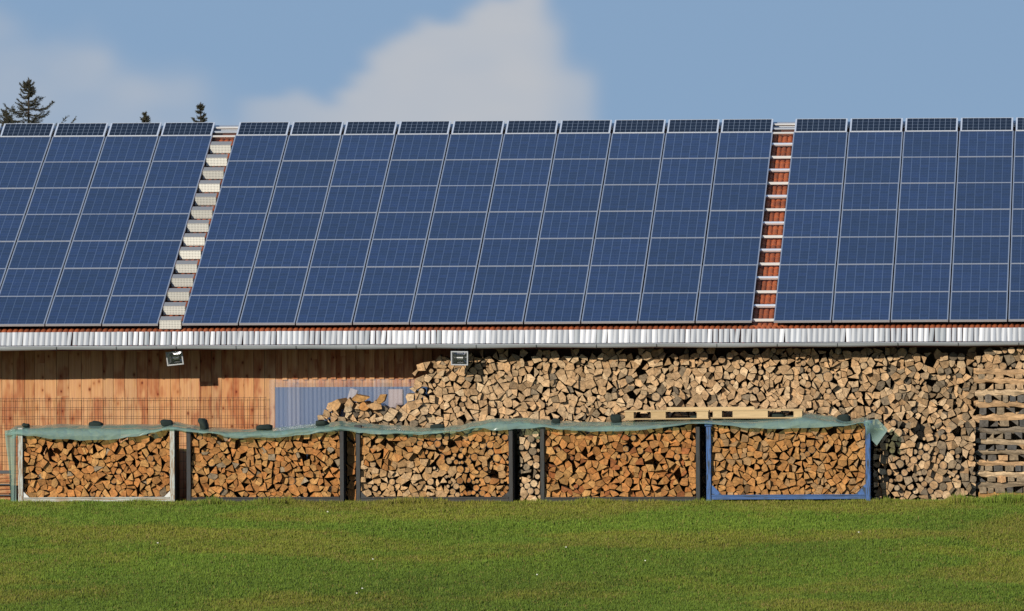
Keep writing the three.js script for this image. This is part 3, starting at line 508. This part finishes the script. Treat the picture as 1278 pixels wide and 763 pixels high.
// the tall stack under the eave
const stackTop = (X) => lerpTable([[-3.62, 1.2], [-3.4, 1.55], [-3.2, 1.72], [-2.85, 1.86], [-2.5, 1.76], [-2.2, 1.7], [-1.95, 1.72], [-1.8, 1.95], [-1.76, 2.3], [-1.6, 2.5], [-1.3, 2.62], [-0.9, 2.66], [12, 2.66]], X);
{
  const group = 'firewood in the tall stack';
  const where = (X, Y) => `in tall stack, ${Y > 2.4 ? 'right under the gutter' : Y < 1.3 ? X > 6 ? 'low beside the blue rack' : 'low between the racks' : X < -1.75 ? 'low end by plastic sheets' : X < 0.4 ? 'above the middle black rack' : X < 3.4 ? 'above the pallet on black rack' : X < 6.4 ? 'above the blue rack' : 'beside the log crib'}`;
  const look = (X, Y, r) => {
    const old = noise(X * 0.9 + 4, Y * 1.4 + 3), low = smooth(1.75, 1.35, Y) * (X < 6 ? 1 : 0), east = smooth(5.6, 7.4, X + 0.6 * (noise(X * 2, Y * 2) - 0.5));
    let end = r() < 0.5 ? WOOD.pale : mixC(WOOD.pale, WOOD.cream, r()), kind = 'stacked_log', rd = 0.04 + 0.2 * smooth(2.5, 4.5, X) * smooth(2.0, 2.3, Y);
    if (X > -0.5 && X < 5 && Y < 2.35) end = mixC(end, WOOD.cream, 0.4 * r());
    const w = 0.04 + 0.22 * low + 0.26 * east * smooth(2.5, 2.0, Y) + 0.18 * smooth(0.62, 0.8, old);
    if (r() < w) { end = r() < 0.35 ? mixC(WOOD.grey, WOOD.dark, 0.3 + 0.6 * r()) : mixC(WOOD.grey, WOOD.tan, 0.4 * r()); kind = 'weathered_log'; }
    if (Y < 1.4 && X > 5.8) rd = 0.34;
    if (X > 0 && X < 0.6 && Y < 1.4) { rd = 0.4; if (kind === 'stacked_log') end = mixC(WOOD.pale, WOOD.cream, r()); }
    return { end, round: rd, arc: 0.25, kind, group };
  };
  const dark = (X, Y) => Math.abs(X - 7.43) < 0.05 && Y > 2.4;
  const base = { look, keep: (X, Y, r) => Y < stackTop(X) + (r() - 0.5) * 0.08 && !dark(X, Y), where, group, kind: 'stacked_log', len: 0.4, gap: 0.007, uneven: 0.15 };
  fill(-3.62, 1.1, 11.84, 1.62, 0.5, { ...base, len: 0.52, seed: 51, cw: 0.142, ch: 0.119, split: 0.36, holes: 0.02 });
  fill(6.4, -0.02, 1.8, 1.55, 1.02, { ...base, len: 0.9, keep: (X, Y, r, up) => Y + up < 1.3 + 0.22 * noise(X * 3.3, 2) + 0.05 * r(), seed: 52, cw: 0.132, ch: 0.122, split: 0.22 });
  fill(-3.62, 0.0, 10.0, 1.1, 0.5, { ...base, seed: 53, cw: 0.16, ch: 0.145, split: 0.1, seen: (X) => X > 0.12 && X < 0.52 });
  fill(8.22, 2.32, 1.9, 0.4, 0.8, { ...base, seed: 54, cw: 0.15, ch: 0.13, split: 0.3 });
  // log crib at the end of the stack: long logs crossed by short ends
  const r = rng(61), rows = [0.11, 0.31, 0.5, 0.69, 0.87, 1.06, 1.28, 1.5, 1.72, 1.94, 2.14, 2.3].map((y) => y - 0.02);
  const longC = [WOOD.tan, WOOD.grey, WOOD.cream, WOOD.pale, WOOD.grey, mixC(WOOD.grey, WOOD.cream, 0.4), mixC(WOOD.slate, WOOD.grey, 0.6), WOOD.pale, WOOD.pale, WOOD.cream, WOOD.pale, WOOD.pale];
  const kindWord = ['tan', 'grey', 'cream', 'pale', 'grey', 'pale grey', 'grey', 'pale', 'pale', 'cream', 'pale', 'pale'];
  rows.forEach((y, i) => {
    for (const z of [0.82, 0.45]) {
      const n = 14, pos = [], idx = [], L = 1.75, hh = 0.045 + 0.02 * r(), ph = r() * 9;
      const sec = [[-0.05, -hh], [0.045, -hh], [0.06, 0], [0.04, hh], [-0.04, hh * 0.9]];
      for (let k = 0; k <= n; k++) { const x = 8.14 + 0.12 * r() * (k ? 0 : 1) + L * k / n, dy = 0.02 * Math.sin(k * 0.4 + ph) + 0.012 * (r() - 0.5); for (const [a, b] of sec) pos.push(x, b * (0.55 + 0.75 * r()) * (k === 0 ? 0.75 : 1) + dy + y, z + a * (0.8 + 0.4 * r())); }
      for (let k = 0; k < n; k++) for (let s = 0; s < 5; s++) { const a = k * 5 + s, b = k * 5 + (s + 1) % 5; idx.push(a, a + 5, b, b, a + 5, b + 5); }
      for (const e of [0, n * 5]) for (let s = 1; s < 4; s++) e ? idx.push(e, e + s, e + s + 1) : idx.push(e, e + s + 1, e + s);
      let g = new THREE.BufferGeometry(); g.setAttribute('position', new THREE.Float32BufferAttribute(pos, 3)); g.setIndex(idx); g = g.toNonIndexed(); g.computeVertexNormals();
      const p = g.attributes.position, col = [], uv = [], c = mulC(longC[i], 0.9 + 0.2 * r()); const nm = g.attributes.normal, bk = r() < 0.6 ? mixC(WOOD.barkGrey, c, 0.25) : mulC(c, 0.75); for (let q = 0; q < p.count; q++) { const t3 = Math.floor(q / 6) * 6; col.push(...mulC(Math.floor(q / 6) % 5 === 0 ? bk : c, 0.82 + 0.36 * hash(t3, i * 3 + (z > 0.6 ? 1 : 0)))); uv.push(p.getX(q) * 0.3, p.getY(q) * 2.5 + p.getZ(q) * 2.5); }
      g.setAttribute('color', new THREE.Float32BufferAttribute(col, 3)); g.setAttribute('uv', new THREE.Float32BufferAttribute(uv, 2));
      const m = mesh('crib_log', g, woodMat, scene);
      tag(m, z > 0.6 ? `${kindWord[i]} long log lying crosswise, ${i ? i < 10 ? nth[i] : ['eleventh', 'topmost'][i - 10] : 'lowest'} front layer of the log crib` : `long log lying crosswise at the rear of the log crib`, 'log', z > 0.6 ? 'front crosswise logs of the crib' : 'rear crosswise logs of the crib');
    }
    if (i > 10) return;
    const yt = (rows[i + 1] + y) / 2, room = rows[i + 1] - y - 0.05;
    let x = 8.24 + 0.05 * r();
    while (x < 9.9) {
      const w = 0.1 + 0.1 * r(), h = room * (0.8 + 0.2 * r()), n = 6, poly = [];
      for (let k = 0; k < n; k++) { const t = (k + 0.5) / n * 2 * Math.PI; poly.push([Math.sign(Math.cos(t)) * w / 2 * Math.pow(Math.abs(Math.cos(t)), 0.5) * (0.85 + 0.2 * r()), Math.sign(Math.sin(t)) * h / 2 * Math.pow(Math.abs(Math.sin(t)), 0.4)]); }
      const dk = r(), end = i > 8 ? mixC(WOOD.pale, WOOD.grey, r()) : dk < 0.62 ? mixC(WOOD.slate, WOOD.grey, 0.35 * r()) : dk < 0.85 ? WOOD.grey : mixC(WOOD.pale, WOOD.orange, 0.4 * r());
      const g = logGeo(poly, 0.5, end, mulC(end, 0.7), WOOD.barkGrey, r, { gap: 0.002, tx: (r() - 0.5) * 0.4, ty: (r() - 0.5) * 0.4, spread: [0, 0] });
      if (g) addLog('crib_end_log', g, [x + w / 2, yt, 0.87 + 0.04 * r()], w * h, `${dk < 0.62 ? 'dark grey' : dk < 0.85 ? 'grey' : 'orange tan'} short log end on the ${i ? i < 10 ? nth[i] : 'eleventh' : 'lowest'} crosswise layer of the log crib`, 'short logs in the crib');
      x += w + 0.012;
    }
  });
}
// narrow columns of logs filling the slits between neighbouring racks
{
  const mk = (X, Y, r) => ({ end: r() < 0.25 ? WOOD.grey : mixC(WOOD.pale, WOOD.cream, r()), round: 0.5, arc: 0.4 });
  fill(0.16, 0.03, 0.36, 1.3, 1.42, { seed: 57, cw: 0.12, ch: 0.115, split: 0.1, gap: 0.007, len: 0.4, look: mk, kind: 'stacked_log', where: () => 'in the slit between the middle and next black rack', group: 'firewood in the tall stack' });
  fill(-2.9, 0.03, 0.16, 1.3, 1.3, { seed: 58, cw: 0.12, ch: 0.12, split: 0, gap: 0.007, len: 0.4, look: (X, Y, r) => ({ end: mixC(WOOD.orange, WOOD.tan, r()), round: 0.3, arc: 0.4 }), kind: 'stacked_log', where: () => 'in the slit between two black racks', group: 'firewood in the tall stack' });
}
// single logs: the largest of each kind one by one, the smaller rest as one mass per kind
const restLabel = { split_log: 'smaller split logs filling the gaps inside the five metal racks', stacked_log: 'smaller pale logs filling the tall stack under the eave', weathered_log: 'smaller grey logs between the others in the tall stack' };
for (const kind of Object.keys(logsByKind)) {
  const list = logsByKind[kind].sort((a, b) => b.size - a.size), rest = [];
  list.forEach((l, i) => {
    if (i < 300 && l.size > 0) { const m = mesh(kind, l.geo, woodMat, scene); m.position.set(...l.pos); tag(m, l.label, 'firewood log', l.group); }
    else { l.geo.translate(...l.pos); rest.push(l.geo); }
  });
  if (rest.length) tag(mesh(kind.replace('_log', '_firewood'), mergeGeometries(rest), woodMat, scene), restLabel[kind] ?? 'smaller firewood logs lying in the log crib', 'firewood', null, 'stuff');
  console.log(kind, list.length, 'rest', rest.length);
}
// odd big chunks on the low end of the stack
{
  const r = rng(71), put = (x, y, z, w, h, d, rz, ry, c, label) => {
    const n = 7, poly = []; for (let k = 0; k < n; k++) { const t = k / n * 2 * Math.PI; poly.push([w / 2 * Math.cos(t) * (0.85 + 0.3 * r()), h / 2 * Math.sin(t) * (0.85 + 0.3 * r())]); }
    const g = logGeo(poly, d, c, mulC(c, 0.75), WOOD.bark, r, { gap: 0, arc: true, sign: 1, tx: 0.2 * (r() - 0.5), ty: -0.15, spread: [0.03, 0.02] });
    const m = mesh('firewood_chunk', g, woodMat, scene); m.position.set(x, y, z); m.rotation.set(0, ry, rz); tag(m, label, 'firewood log', 'loose chunks on the low end of the stack');
  };
  put(-3.17, 1.74, 0.6, 0.24, 0.22, 0.34, 0.2, -0.35, mixC(WOOD.tan, WOOD.pale, 0.5), 'thick round firewood chunk lying at the low end of the tall stack');
  put(-2.72, 1.86, 0.58, 0.36, 0.11, 0.32, 0.06, 0.2, WOOD.tan, 'flat tan firewood chunk lying across the low end of the stack');
  put(-2.34, 1.85, 0.55, 0.12, 0.26, 0.25, -0.6, 0.1, WOOD.tan, 'narrow firewood chunk sticking up aslant from the low end of stack');
  put(-2.44, 1.7, 0.6, 0.34, 0.1, 0.32, 0.02, 0.15, mixC(WOOD.tan, WOOD.pale, 0.6), 'flat pale firewood chunk beneath the narrow upright one on the stack');
  put(-2.66, 1.72, 0.57, 0.2, 0.16, 0.32, -0.3, -0.2, mixC(WOOD.orange, WOOD.tan, 0.5), 'orange firewood chunk under the flat tan chunk on the stack');
  put(-2.93, 1.68, 0.57, 0.2, 0.15, 0.32, 0.4, -0.2, mixC(WOOD.grey, WOOD.cream, 0.4), 'greyish firewood chunk between the thick round and the orange chunk');
}

// ------------------------------------------------------------------ plastic sheeting over the frames, with weights
{
  const g = top('plastic_sheet', 'long green translucent plastic sheet draped over the five firewood racks', 'plastic sheet');
  const mat = new THREE.MeshPhysicalMaterial({ color: new THREE.Color().setRGB(0.42, 0.62, 0.54), roughness: 0.18, transmission: 0.66, thickness: 0, side: THREE.DoubleSide, specularIntensity: 0.9 });
  const surf = (nu, nv, fn) => { const pos = [], idx = [], uv = []; for (let j = 0; j <= nv; j++) for (let i = 0; i <= nu; i++) { pos.push(...fn(i / nu, j / nv)); uv.push(i / nu, j / nv); } for (let j = 0; j < nv; j++) for (let i = 0; i < nu; i++) { const a = j * (nu + 1) + i, b = a + nu + 1; idx.push(a, b, a + 1, a + 1, b, b + 1); } const ge = new THREE.BufferGeometry(); ge.setAttribute('position', new THREE.Float32BufferAttribute(pos, 3)); ge.setAttribute('uv', new THREE.Float32BufferAttribute(uv, 2)); ge.setIndex(idx); ge.computeVertexNormals(); return ge; };
  const x0 = px(7), x1 = px(1088);
  mesh('drape', surf(420, 26, (u, v) => {
    const x = x0 + (x1 - x0) * u, c = crestAt(x) + 0.012 * (fbm(x * 2.6, v * 3, 3) - 0.5), h = hemAt(x) + 0.02 * (noise(x * 5, 3) - 0.5);
    // v: 0 rear hem, 0.25 rear edge, 0.7 front edge, 1 front hem
    let y, z;
    if (v < 0.25) { const t = v / 0.25; z = 0.68 + 0.06 * t; y = c - 0.16 + 0.14 * t; }
    else if (v < 0.62) { const t = (v - 0.25) / 0.37; z = 0.74 + 0.74 * t; y = c - 0.02 + 0.03 * Math.sin(t * Math.PI) * (1 + noise(x * 1.3, 8)) - 0.02 * t + 0.03 * (fbm(x * 3 + t * 2, t * 3, 2) - 0.5); }
    else { const t = (v - 0.62) / 0.38; z = 1.5 + 0.18 * Math.sin(Math.min(1, t * 1.25) * Math.PI / 2) + 0.03 * (fbm(x * 2.2 + 3, t * 2.5 + x * 0.6, 3) - 0.5) * t * 2; y = c - 0.035 - (c - 0.035 - h) * Math.pow(t, 1.5) ; }
    y += 0.012 * (noise(x * 9 + v * 5, v * 7) - 0.5); if (v > 0.5) z += 0.022 * (Math.abs(noise(x * 4.5 + v * 6, v * 2) - 0.5) + 0.5 * Math.abs(noise(x * 13 - v * 9, 5) - 0.5));
    return [x, y, z];
  }), mat, g);
  // hangs down beside the pale rack
  mesh('hanging_end', surf(10, 30, (u, v) => { const y = 1.36 - 1.32 * v, w = 0.2 - 0.05 * smooth(0, 0.6, v); return [px(21) - w * (1 - u) - 0.02 + 0.05 * v * (1 - u), y - 0.03 * (1 - u) * (1 - v), 1.66 + 0.03 * Math.sin(u * 9 + v * 3) - 0.05 * (1 - u)]; }), mat, g);
  // loose corner past the blue rack
  mesh('loose_flap', surf(14, 14, (u, v) => { const a = [px(1084), 1.44], b = [px(1100), 1.47], c = [px(1113), 1.28], d = [px(1099), 1.0], e = [px(1086), 1.2]; const L = [a[0] + (e[0] - a[0]) * v, a[1] + (e[1] - a[1]) * v], m = v < 0.55 ? [b[0] + (c[0] - b[0]) * v / 0.55, b[1] + (c[1] - b[1]) * v / 0.55] : [c[0] + (d[0] - c[0]) * (v - 0.55) / 0.45, c[1] + (d[1] - c[1]) * (v - 0.55) / 0.45]; return [L[0] + (m[0] - L[0]) * u, L[1] + (m[1] - L[1]) * u, 1.62 - 0.08 * u + 0.04 * Math.sin(u * 4 + v * 3)]; }), mat, g);

  // dark weights that hold the sheet down
  const r = rng(81), wm = [std([0.01, 0.02, 0.016], 0.9), std([0.013, 0.023, 0.016], 0.85)];
  const spots = [[30, 9, 5, 'small', 'near the pale rack end post'], [118, 22, 7, 'flat', 'over the middle of the pale rack'], [208, 19, 7, 'flat', 'where the pale rack meets the black one'], [254, 12, 14, 'upright', 'over the black rack by the pale one'], [331, 21, 6, 'flat', 'over the black rack below the corrugated plastic'], [403, 18, 6, 'low', 'below the loose firewood chunks'], [548, 22, 6, 'flat', 'over the middle black rack'], [697, 13, 7, 'small', 'above the post of the black rack'], [772, 15, 12, 'upright', 'beside the end of the pallets'], [871, 14, 7, 'small', 'against the pallet by the blue post'], [975, 22, 7, 'flat', 'below the pallet over the blue rack'], [1057, 19, 10, 'large', 'near the far post of the blue rack']];
  for (const [p, w, h, word, where] of spots) {
    const x = px(p), W = w / 80, Hh = h / 78 + 0.015, ge = new THREE.SphereGeometry(0.5, 14, 10), q = ge.attributes.position;
    const se = (t) => Math.sign(t) * Math.pow(Math.abs(2 * t), 0.62) / 2;
    for (let i = 0; i < q.count; i++) { const a = se(q.getX(i)) * W, b = se(q.getY(i)) * Hh, c2 = se(q.getZ(i)) * 0.24, k = 1 + 0.9 * (fbm(a * 17 + p, b * 17 + c2 * 11, 3) - 0.5); q.setXYZ(i, a * k + (word === 'upright' ? -0.35 * b : 0), b * k, c2 * k); }
    ge.computeVertexNormals(); const m = mesh('sheet_weight', ge, wm[Math.floor(r() * 2)], scene); m.position.set(x, crestAt(x) + Hh * 0.42 - 0.02, 1.38 - 0.2 * r()); m.rotation.set(0.1 * (r() - 0.5), 0.5 * (r() - 0.5), 0.16 * (r() - 0.5));
    tag(m, `${word} dark green weight on the plastic sheet ${where}`, 'weight', 'dark weights on the plastic sheet');
  }
}

// ------------------------------------------------------------------ pallets on top of the sheet
{
  const wood = dataTex(256, 128, (u, v) => { const s = fbm(u * 3, v * 40, 3), q = 0.9 + 0.25 * (s - 0.5); return [0.86 * q, 0.74 * q, 0.55 * q]; });
  const mats = [[1, 1, 1], [0.85, 0.82, 0.78], [0.7, 0.66, 0.6]].map((c) => new THREE.MeshStandardMaterial({ map: wood, color: new THREE.Color().setRGB(...c), roughness: 0.85 }));
  const pallet = (x0, x1, y, label, blocks, tilt) => {
    const L = x1 - x0, g = top('wooden_pallet', label, 'pallet', 'pallets on the firewood racks', [(x0 + x1) / 2, y, 1.05]), r = rng(Math.round(x0 * 100) + 999); g.rotation.z = tilt;
    for (let i = 0; i < 5; i++) mesh('top_board', box(L, 0.02, 0.115), mats[Math.floor(r() * 3)], g).position.set(0.01 * (r() - 0.5), 0.148, 0.34 - i * 0.17);
    for (const z of [0.34, 0, -0.34]) { for (const [bx, bw] of blocks) mesh('block', box(bw, 0.115, 0.1), mats[Math.floor(r() * 2)], g).position.set(bx - L / 2, 0.0795, z - 0.006); mesh('bottom_board', box(L - 0.01, 0.02, 0.1), mats[1], g).position.set(0, 0.011, z); }
  };
  pallet(px(783), px(889), 1.475, 'wooden pallet over the black rack next to the blue rack', [[0.09, 0.15], [0.6, 0.26], [1.38, 0.2]], 0.004);
  pallet(px(891), px(1006), 1.485, 'wooden pallet over the blue firewood frame', [[0.12, 0.16], [0.7, 0.62], [1.54, 0.15]], -0.004);
  const pl = mesh('loose_plank', box(1.55, 0.05, 0.15), mats[0], scene); pl.position.set(px(891), 1.664, 1.3); tag(pl, 'pale plank lying across the joint on top of both pallets', 'plank');
}

// ------------------------------------------------------------------ low stack of grey planks beside the pale rack
{
  const g = top('plank_stack', 'low bound stack of weathered planks against the wall by the pale rack', 'plank stack', null, [-9.75, 0.06, 0.35]), r = rng(91);
  for (let k = 0; k < 7; k++) mesh('stacked_plank', box(1.55, 0.055, 0.3), boardMats[3 + (k % 2)], g).position.set(0.03 * (r() - 0.5), 0.03 + k * 0.066, 0);
  for (const y of [0.1, 0.29, 0.51]) mesh('binding_bar', rbox(1.6, y > 0.4 ? 0.06 : 0.025, 0.03, 0.006), M.bracket, g).position.set(0, y, 0.18);
}

// ------------------------------------------------------------------ spruces beyond the barn
function spruce(x, z, H0, seed, label, spreadK) {
  const r = rng(seed), y0 = groundHeight(x, z), g = top('spruce_tree', label, 'spruce', 'spruces beyond the barn', [x, y0, z]);
  const tr = []; { const n = 10; for (let i = 0; i < n; i++) { const a = i / n, b = (i + 1) / n; const c = new THREE.CylinderGeometry(0.015 + 0.17 * (1 - b), 0.015 + 0.17 * (1 - a), H0 / n, 7, 1, true); c.translate(0, H0 * (a + b) / 2, 0); tr.push(c); } }
  const pos = [], limbs = [];
  const needle = (p, d, len) => { const s = V3(r() - 0.5, r() - 0.5, r() - 0.5).cross(d).normalize().multiplyScalar(0.006 + 0.007 * r()); pos.push(p.x - s.x, p.y - s.y, p.z - s.z, p.x + s.x, p.y + s.y, p.z + s.z, p.x + d.x * len, p.y + d.y * len, p.z + d.z * len); };
  const twig = (p, d, len, n) => { for (let i = 0; i < n; i++) { const t = r(), q = p.clone().addScaledVector(d, len * t), e = d.clone().multiplyScalar(0.55).add(V3(r() - 0.5, r() - 0.42, r() - 0.5).multiplyScalar(1.5)).normalize(); needle(q, e, 0.045 + 0.045 * r()); } };
  twig(V3(0, H0 - 0.32, 0), V3(0, 1, 0), 0.32, 70);
  let t = 0.2, k = 0;
  while (t < H0 * 0.86) {
    const fine = t < 3.2, nb = 5 + Math.floor(r() * 3), a0 = r() * 7;
    for (let b = 0; b < nb; b++) {
      if (r() < 0.2) continue;
      const an = a0 + b / nb * 2 * Math.PI + (r() - 0.5) * 0.5, len = Math.min(2.3, (0.06 + 0.5 * Math.pow(t, 1.12)) * spreadK * (0.35 + 0.95 * Math.pow(r(), 0.8)));
      const y = H0 - t + (r() - 0.5) * 0.2; let p = V3(0, y, 0);
      const segs = 6; let el = 0.25 - 0.22 * Math.min(1.5, t) + 0.2 * (r() - 0.5); const pts = [p.clone()];
      for (let s = 0; s < segs; s++) { el += s < 2 ? -0.04 : 0.24; const d = V3(Math.cos(an) * Math.cos(el), Math.sin(el), Math.sin(an) * Math.cos(el)), q = p.clone().addScaledVector(d, len / segs); pts.push(q.clone());
        limbs.push(bar(p, q, 0.012 * (1 - s / segs) + 0.004, 4));
        const dens = fine ? 60 : 16, sub = fine ? 4 : 2;
        twig(p, d, len / segs, Math.ceil(dens * len / segs * 1.6));
        if (s > 0) for (let w = 0; w < sub; w++) { const sd = V3(-Math.sin(an), 0, Math.cos(an)).multiplyScalar(w % 2 ? 1 : -1).addScaledVector(d, 0.75).add(V3(0, (r() - 0.55) * 0.6, 0)).normalize(), tl = len * (0.13 + 0.22 * r()) * (1 - 0.5 * s / segs) + 0.05; const q0 = p.clone().lerp(q, r()); twig(q0, sd, tl, Math.ceil((fine ? 62 : 26) * tl)); if (fine) limbs.push(bar(q0, q0.clone().addScaledVector(sd, tl), 0.004, 3)); }
        p = q; }
    }
    t += (fine ? 0.09 : 0.4) + 0.14 * r(); k++;
  }
  mesh('trunk', merged([...tr, ...limbs]), std([0.05, 0.036, 0.026], 0.95), g);
  const ge = new THREE.BufferGeometry(); ge.setAttribute('position', new THREE.Float32BufferAttribute(pos, 3)); ge.computeVertexNormals();
  mesh('crown', ge, std([0.048, 0.046, 0.024], 0.85, { side: THREE.DoubleSide }), g);
}
spruce(-31.46, -214, 10.25, 501, 'tallest spruce, its broad open top rising over the ridge', 1.25);
spruce(-32.65, -217, 9.1, 502, 'spruce top beside the tallest spruce, half out of view', 1.15);
spruce(-26.93, -214, 8.92, 503, 'small spruce tip just showing over the ridge, the lowest of all', 0.95);
spruce(-24.92, -215, 9.25, 504, 'slim spruce tip over the ridge next to the stepped roof gap', 0.75);

// ------------------------------------------------------------------ grass and daisies
{
  const r = rng(601), N = 360000;
  const blades = 5, pos = [], idx = [], nor = [];
  for (let b = 0; b < blades; b++) {
    const a = b / blades * 2 * Math.PI + r(), ox = (r() - 0.5) * 0.05, oz = (r() - 0.5) * 0.05, h = 0.03 + 0.03 * r(), lean = 0.012 + 0.03 * r(), w = 0.0042, dx = Math.cos(a), dz = Math.sin(a), k = pos.length / 3;
    pos.push(ox - dz * w, -0.006, oz + dx * w, ox + dz * w, -0.006, oz - dx * w, ox + dx * lean * 0.4 - dz * w * 0.8, h * 0.6, oz + dz * lean * 0.4 + dx * w * 0.8, ox + dx * lean * 0.4 + dz * w * 0.8, h * 0.6, oz + dz * lean * 0.4 - dx * w * 0.8, ox + dx * lean, h, oz + dz * lean);
    idx.push(k, k + 1, k + 2, k + 2, k + 1, k + 3, k + 2, k + 3, k + 4);
  }
  const g = new THREE.BufferGeometry(); g.setAttribute('position', new THREE.Float32BufferAttribute(pos, 3)); g.setIndex(idx); g.computeVertexNormals();
  const m = new THREE.InstancedMesh(g, new THREE.MeshStandardMaterial({ color: 0xffffff, roughness: 0.75, side: THREE.DoubleSide }), N); m.name = 'grass'; shade(m);
  const o = new THREE.Object3D(), c = new THREE.Color();
  for (let i = 0; i < N; i++) {
    const z = 0.9 + 22 * r(), x = 1.6 * (z - 2) / 25 - 10.6 + 21.2 * r();
    const q = fbm(x * 0.32 + 20, z * 0.4 + 5, 3), q2 = fbm(x * 1.9, z * 1.9 + 40, 2), edge = 1 - smooth(2.0, 3.6, z), clump = noise(x * 6 + 3, z * 6);
    const dry = clamp(smooth(0.47, 0.66, q) * 0.7 + 0.35 * (q2 - 0.5) + edge * 0.4 * smooth(0.35, 0.6, noise(x * 1.1 + 7, z)), 0, 1), broad = fbm(x * 0.22 + 70, z * 0.2 + 11, 2), v = 0.82 + 0.4 * r() + 0.2 * (clump - 0.5) + 0.5 * (broad - 0.5);
    o.position.set(x, groundHeight(x, z), z); o.rotation.set((r() - 0.5) * 0.3, r() * 6.28, (r() - 0.5) * 0.3);
    const tall = (0.7 + 0.6 * clump) * (1 + (z < 2.1 ? (x > 3.4 && x < 6.6 ? 0.6 : 2.0) * Math.pow(noise(x * 2.3, 4), 4) + 0.15 : 0)); o.scale.set(1.2, tall * (0.8 + 0.5 * r()), 1.2); o.updateMatrix(); m.setMatrixAt(i, o.matrix);
    const straw = r() < 0.03 + 0.14 * dry;
    c.setRGB(straw ? 0.25 : (0.126 + 0.08 * dry) * v, straw ? 0.2 : (0.196 + 0.006 * dry) * v, straw ? 0.05 : (0.013 + 0.006 * dry) * v); m.setColorAt(i, c);
  }
  tag(m, 'short green grass with dry olive patches covering the lawn', 'grass', null, 'stuff'); scene.add(m);
  const pet = new THREE.CircleGeometry(0.013, 8); pet.rotateX(-Math.PI / 2); const stem = new THREE.CylinderGeometry(0.0015, 0.0015, 0.07, 4); stem.translate(0, -0.035, 0); const eye = new THREE.SphereGeometry(0.006, 6, 4);
  const white = std([0.8, 0.8, 0.78], 0.8, { side: THREE.DoubleSide }), gm = std([0.05, 0.1, 0.02]), ym = std([0.7, 0.5, 0.05]);
  for (let i = 0; i < 10; i++) { const z = 3.5 + 13 * r(), x = -9 + 18 * r(), d = top('daisy', 'tiny white daisy in the short grass', 'daisy', 'daisies in the lawn', [x, groundHeight(x, z) + 0.075, z]); d.rotation.x = 0.7; mesh('petals', pet, white, d); mesh('flower_eye', eye, ym, d); mesh('stem', stem, gm, d); }
}

renderer.render(scene, camera);
